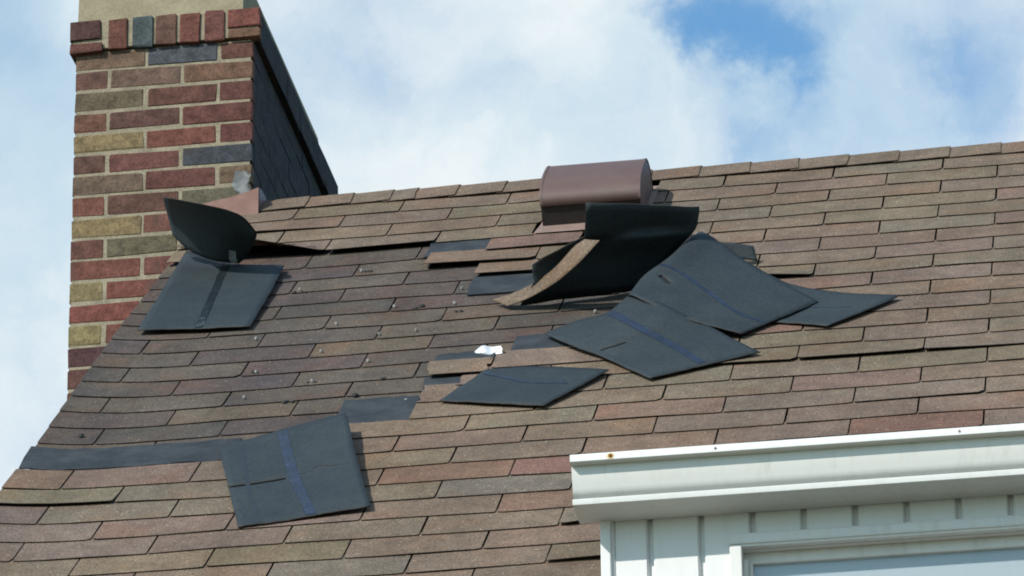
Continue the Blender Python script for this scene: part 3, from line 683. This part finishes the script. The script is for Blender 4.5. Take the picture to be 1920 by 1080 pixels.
# ---------------------------------------------------------------- torn shingle sheets
def cr(p, t):
    """Catmull-Rom through the list p of Vectors, t in 0..1"""
    n = len(p)-1; x = min(max(t, 0), 1)*n; i = min(int(x), n-1); f = x-i
    a = p[i-1] if i > 0 else p[0]*2-p[1]; b = p[i]; c = p[i+1]; d = p[i+2] if i+2 <= n else p[n]*2-p[n-1]
    return 0.5*((b*2)+(c-a)*f+(a*2-b*5+c*4-d)*f*f+(b*3-a-c*3+d)*f*f*f)
def surf(grid):
    G = [[S(*q) for q in row] for row in grid]
    return lambda s, t: cr([cr(row, s) for row in G], t)
def sheet(name, grid, face, ns=22, nt=16, slits=(), parent=None, thick=0.0023, other=None, rag=0.0, holes=()):
    """bent shingle: visible side 'face', other side granules, black edges. slits: (s0, half width, t0, t1)"""
    f = surf(grid)
    ss = [i/ns for i in range(ns+1)]; tt = [i/nt for i in range(nt+1)]
    for s0, w, t0, t1 in slits:
        ss = [x for x in ss if abs(x-s0) > w+.012]+[s0-w, s0+w]; tt = [x for x in tt if min(abs(x-t0), abs(x-t1)) > .012 or x in (0, 1)]+[x for x in (t0, t1) if 0 < x < 1]
    for s0, s1, t0, w in holes:      # slits that run along s at a constant t
        tt = [x for x in tt if abs(x-t0) > w+.012]+[t0-w, t0+w]; ss = [x for x in ss if min(abs(x-s0), abs(x-s1)) > .012 or x in (0, 1)]+[x for x in (s0, s1) if 0 < x < 1]
    ss = sorted(set(ss)); tt = sorted(set(tt)); n = len(ss)
    P = []
    for j, t in enumerate(tt):
        for i, s in enumerate(ss):
            e = 0.0
            if rag and (i in (0, n-1)): s = s + random.uniform(-rag, rag)
            t_ = t + (random.uniform(-rag, rag) if rag and j in (0, len(tt)-1) else 0)
            q_ = f(min(max(s, -.03), 1.03), min(max(t_, -.03), 1.03))
            q_ = q_ + EN*(0.0022*noise.noise(q_*9.0)+0.0011*noise.noise(q_*31.0))
            P.append(q_)
    quads = []
    for j in range(len(tt)-1):
        for i in range(n-1):
            sm = (ss[i]+ss[i+1])/2; tm = (tt[j]+tt[j+1])/2
            if any(abs(sm-a) < w_ and t0 < tm < t1 for a, w_, t0, t1 in slits): continue
            if any(s0 < sm < s1 and abs(tm-a) < w_ for s0, s1, a, w_ in holes): continue
            a = j*n+i; quads.append((a, a+1, a+n+1, a+n))
    # make the visible side the one towards the viewer's side of the roof
    nr = [Vector((0, 0, 0)) for _ in P]; tot = 0
    for q in quads:
        nn = (P[q[1]]-P[q[0]]).cross(P[q[3]]-P[q[0]])
        tot += nn.dot(CAM-P[q[0]])
        for x in q: nr[x] += nn
    if tot < 0: quads = [q[::-1] for q in quads]; nr = [-v for v in nr]
    nr = [v.normalized() if v.length > 0 else EN for v in nr]
    N = len(P); V = P+[p-v*thick for p, v in zip(P, nr)]
    F = list(quads); fm = [0]*len(quads)
    F += [tuple(N+x for x in q[::-1]) for q in quads]; fm += [1]*len(quads)
    cnt = {}
    for q in quads:
        for a, b in zip(q, q[1:]+q[:1]):
            if (b, a) in cnt: cnt.pop((b, a))
            else: cnt[(a, b)] = 1
    for a, b in cnt: F.append((b, a, N+a, N+b)); fm.append(2)
    used = sorted({x for q in F for x in q}); ix = {x: i for i, x in enumerate(used)}
    o = link_mesh(name, [V[x] for x in used], [tuple(ix[x] for x in q) for q in F], [face, other or M_GRAN, M_EDGE], parent, fm, True, TAN[0])
    return o, f
def ribbon(name, f, path, wid, mat, parent, lift=0.0012, n=26):
    """strip of tape along the (s, t) path on a surface f; wid is the half width in metres"""
    pts = [cr([Vector((a, b, 0)) for a, b in path], i/n) for i in range(n+1)]
    P = [f(p.x, p.y) for p in pts]; P = [q+EN*(0.0022*noise.noise(q*9.0)+0.0011*noise.noise(q*31.0)) for q in P]; V = []
    for i, p in enumerate(P):
        q = pts[i]; e = .01
        ds = f(min(q.x+e, 1), q.y)-f(max(q.x-e, 0), q.y); dt = f(q.x, min(q.y+e, 1))-f(q.x, max(q.y-e, 0))
        nn = ds.cross(dt).normalized()
        if nn.dot(CAM-p) < 0: nn = -nn
        tan = (P[min(i+1, n)]-P[max(i-1, 0)]).normalized(); side = nn.cross(tan)
        w_ = wid*(1+random.uniform(-.07, .07))
        V += [p+side*w_+nn*lift, p-side*w_+nn*lift, p+side*w_, p-side*w_]
    F = []
    for i in range(n):
        a = 4*i; F += [(a, a+1, a+5, a+4), (a, a+4, a+6, a+2), (a+1, a+3, a+7, a+5)]
    o = link_mesh(name, V, F, mat, parent)
    return o
def thing(name, at, label, cat='torn shingle'): return tag(empty(name, at), label, cat, 'shingles torn loose by the wind')
TS = 'torn_shingle'
# 1: flat sheet beside the chimney with its top end rolled up
t1 = thing(TS, S(-12.5, 9, 0), 'upside down grey shingle beside the chimney, its upper end curled up into the air')
o, f = sheet('flat_sheet', TAB['flap1'], M_UNDER, 14, 18, rag=.004, parent=t1)
ribbon('sealant_strip', f, [(.52, 0.0), (.53, .5), (.53, .99)], .011, M_FLECKTAPE, t1)
o, f = sheet('curled_end', TAB['curl'], M_UNDER, 18, 16, parent=t1, rag=.006)
ribbon('sealant_strip', f, [(.93, .03), (.87, .16), (.82, .32)], .010, plain('bright_worn_sealant', (0.06, 0.075, 0.09), (0.62, 0.68, 0.72), 55, 0.35, 0.4, 0.5, fine=0.6), t1, n=12)
# 2: square sheet low on the left
t2 = thing(TS, S(-9.4, 22, 0), 'square grey upside down shingle with a bright blue stripe, lowest on the roof at left')
o, f = sheet('sheet', TAB['flap4'], M_UNDER, 20, 20, rag=.004, holes=[(0.0, .44, .515, .009)], parent=t2)
ribbon('release_tape', f, [(.47, 0.02), (.505, .5), (.55, .985)], .0120, M_TAPE, t2)
ribbon('faint_tape', f, [(.155, 0.05), (.15, .5), (.15, .985)], .0055, M_FAINT, t2, lift=.0006)
ribbon('crack', f, [(.56, .50), (.66, .475), (.70, .45), (.80, .475), (.88, .48)], .0009, M_EDGE, t2, n=30, lift=.0008)
# 3: flat diamond in the middle
t3 = thing(TS, S(-6.2, 16, 0), 'flat diamond shaped grey shingle lying below the silvery scrap in mid roof')
o, f = sheet('sheet', TAB['flat5'], M_UNDER, 18, 12, parent=t3, rag=.006)
ribbon('release_tape', f, [(.06, .15), (.3, .30), (.55, .42), (.86, .40)], .0055, M_TAPE, t3)
# 4-6: the big draped pile
t6 = thing(TS, S(-2.2, 12, 0), 'grey shingle whose pointed tip reaches farthest right of the torn pile')
o, f = sheet('sheet', TAB['R'], M_UNDER, 18, 12, rag=.004, parent=t6)
ribbon('release_tape', f, [(.15, .80), (.5, .55), (.85, .42)], .003, M_TAPE, t6, lift=.0006)
t5 = thing(TS, S(-3.8, 11, 0), 'large grey shingle bent over a peak, with a small dark hole near its ridge')
gq = [[(TAB['Q'][j][0][0]-.28*(1-j*.27), TAB['Q'][j][0][1]-.9*(1-j*.27), TAB['Q'][j][0][2]-.085*(1-j*.2))]+TAB['Q'][j] for j in range(4)]
o, f = sheet('sheet', gq, M_UNDER, 30, 22, parent=t5, rag=.004, holes=[(.30, .385, .60, .015)])
ribbon('release_tape', f, [(.22, .48), (.36, .44), (.55, .48), (.75, .56), (.97, .62)], .0055, M_TAPE, t5, lift=.0008)
t4 = thing(TS, S(-4.6, 14, 0), 'grey shingle with wide blue stripe and cut slit, front sheet of the torn pile')
o, f = sheet('sheet', [[q for q in row] for row in TAB['P']], M_UNDER, 24, 22, parent=t4, holes=[(.10, .40, .50, .009)], rag=.003)
ribbon('release_tape', f, [(.66, .03), (.66, .3), (.60, .6), (.52, .97)], .0105, M_TAPE, t4)
# 7: black sheet standing on edge below the vent
t7 = thing(TS, S(-5.6, 9.3, 0), 'black shingle sheet standing upright in front of the roof vent')
sheet('sheet', TAB['S3'], M_UNDER, 16, 14, parent=t7, rag=.004)
# 8: curled tab
t8 = thing(TS, S(-6.6, 9.6, 0), 'narrow tan strip of shingle curling up in front of the black sheet')
sheet('strip', TAB['strip'], M_GRAN, 22, 4, parent=t8, other=M_UNDER, rag=.004)
# 9: small wedge
t9 = thing(TS, S(-3.3, 7.7, 0), 'small dark lifted shingle corner poking out right of the peak')
sheet('corner', TAB['wedge'], M_UNDER, 8, 6, parent=t9)
# silvery scrap
o, f = sheet('metal_scrap', TAB['scrap'], M_FOIL, 10, 8, other=M_FOIL, thick=.0008, rag=.03)
tag(o, 'crumpled bright silvery scrap of metal lying on the dark old shingles', 'metal scrap')
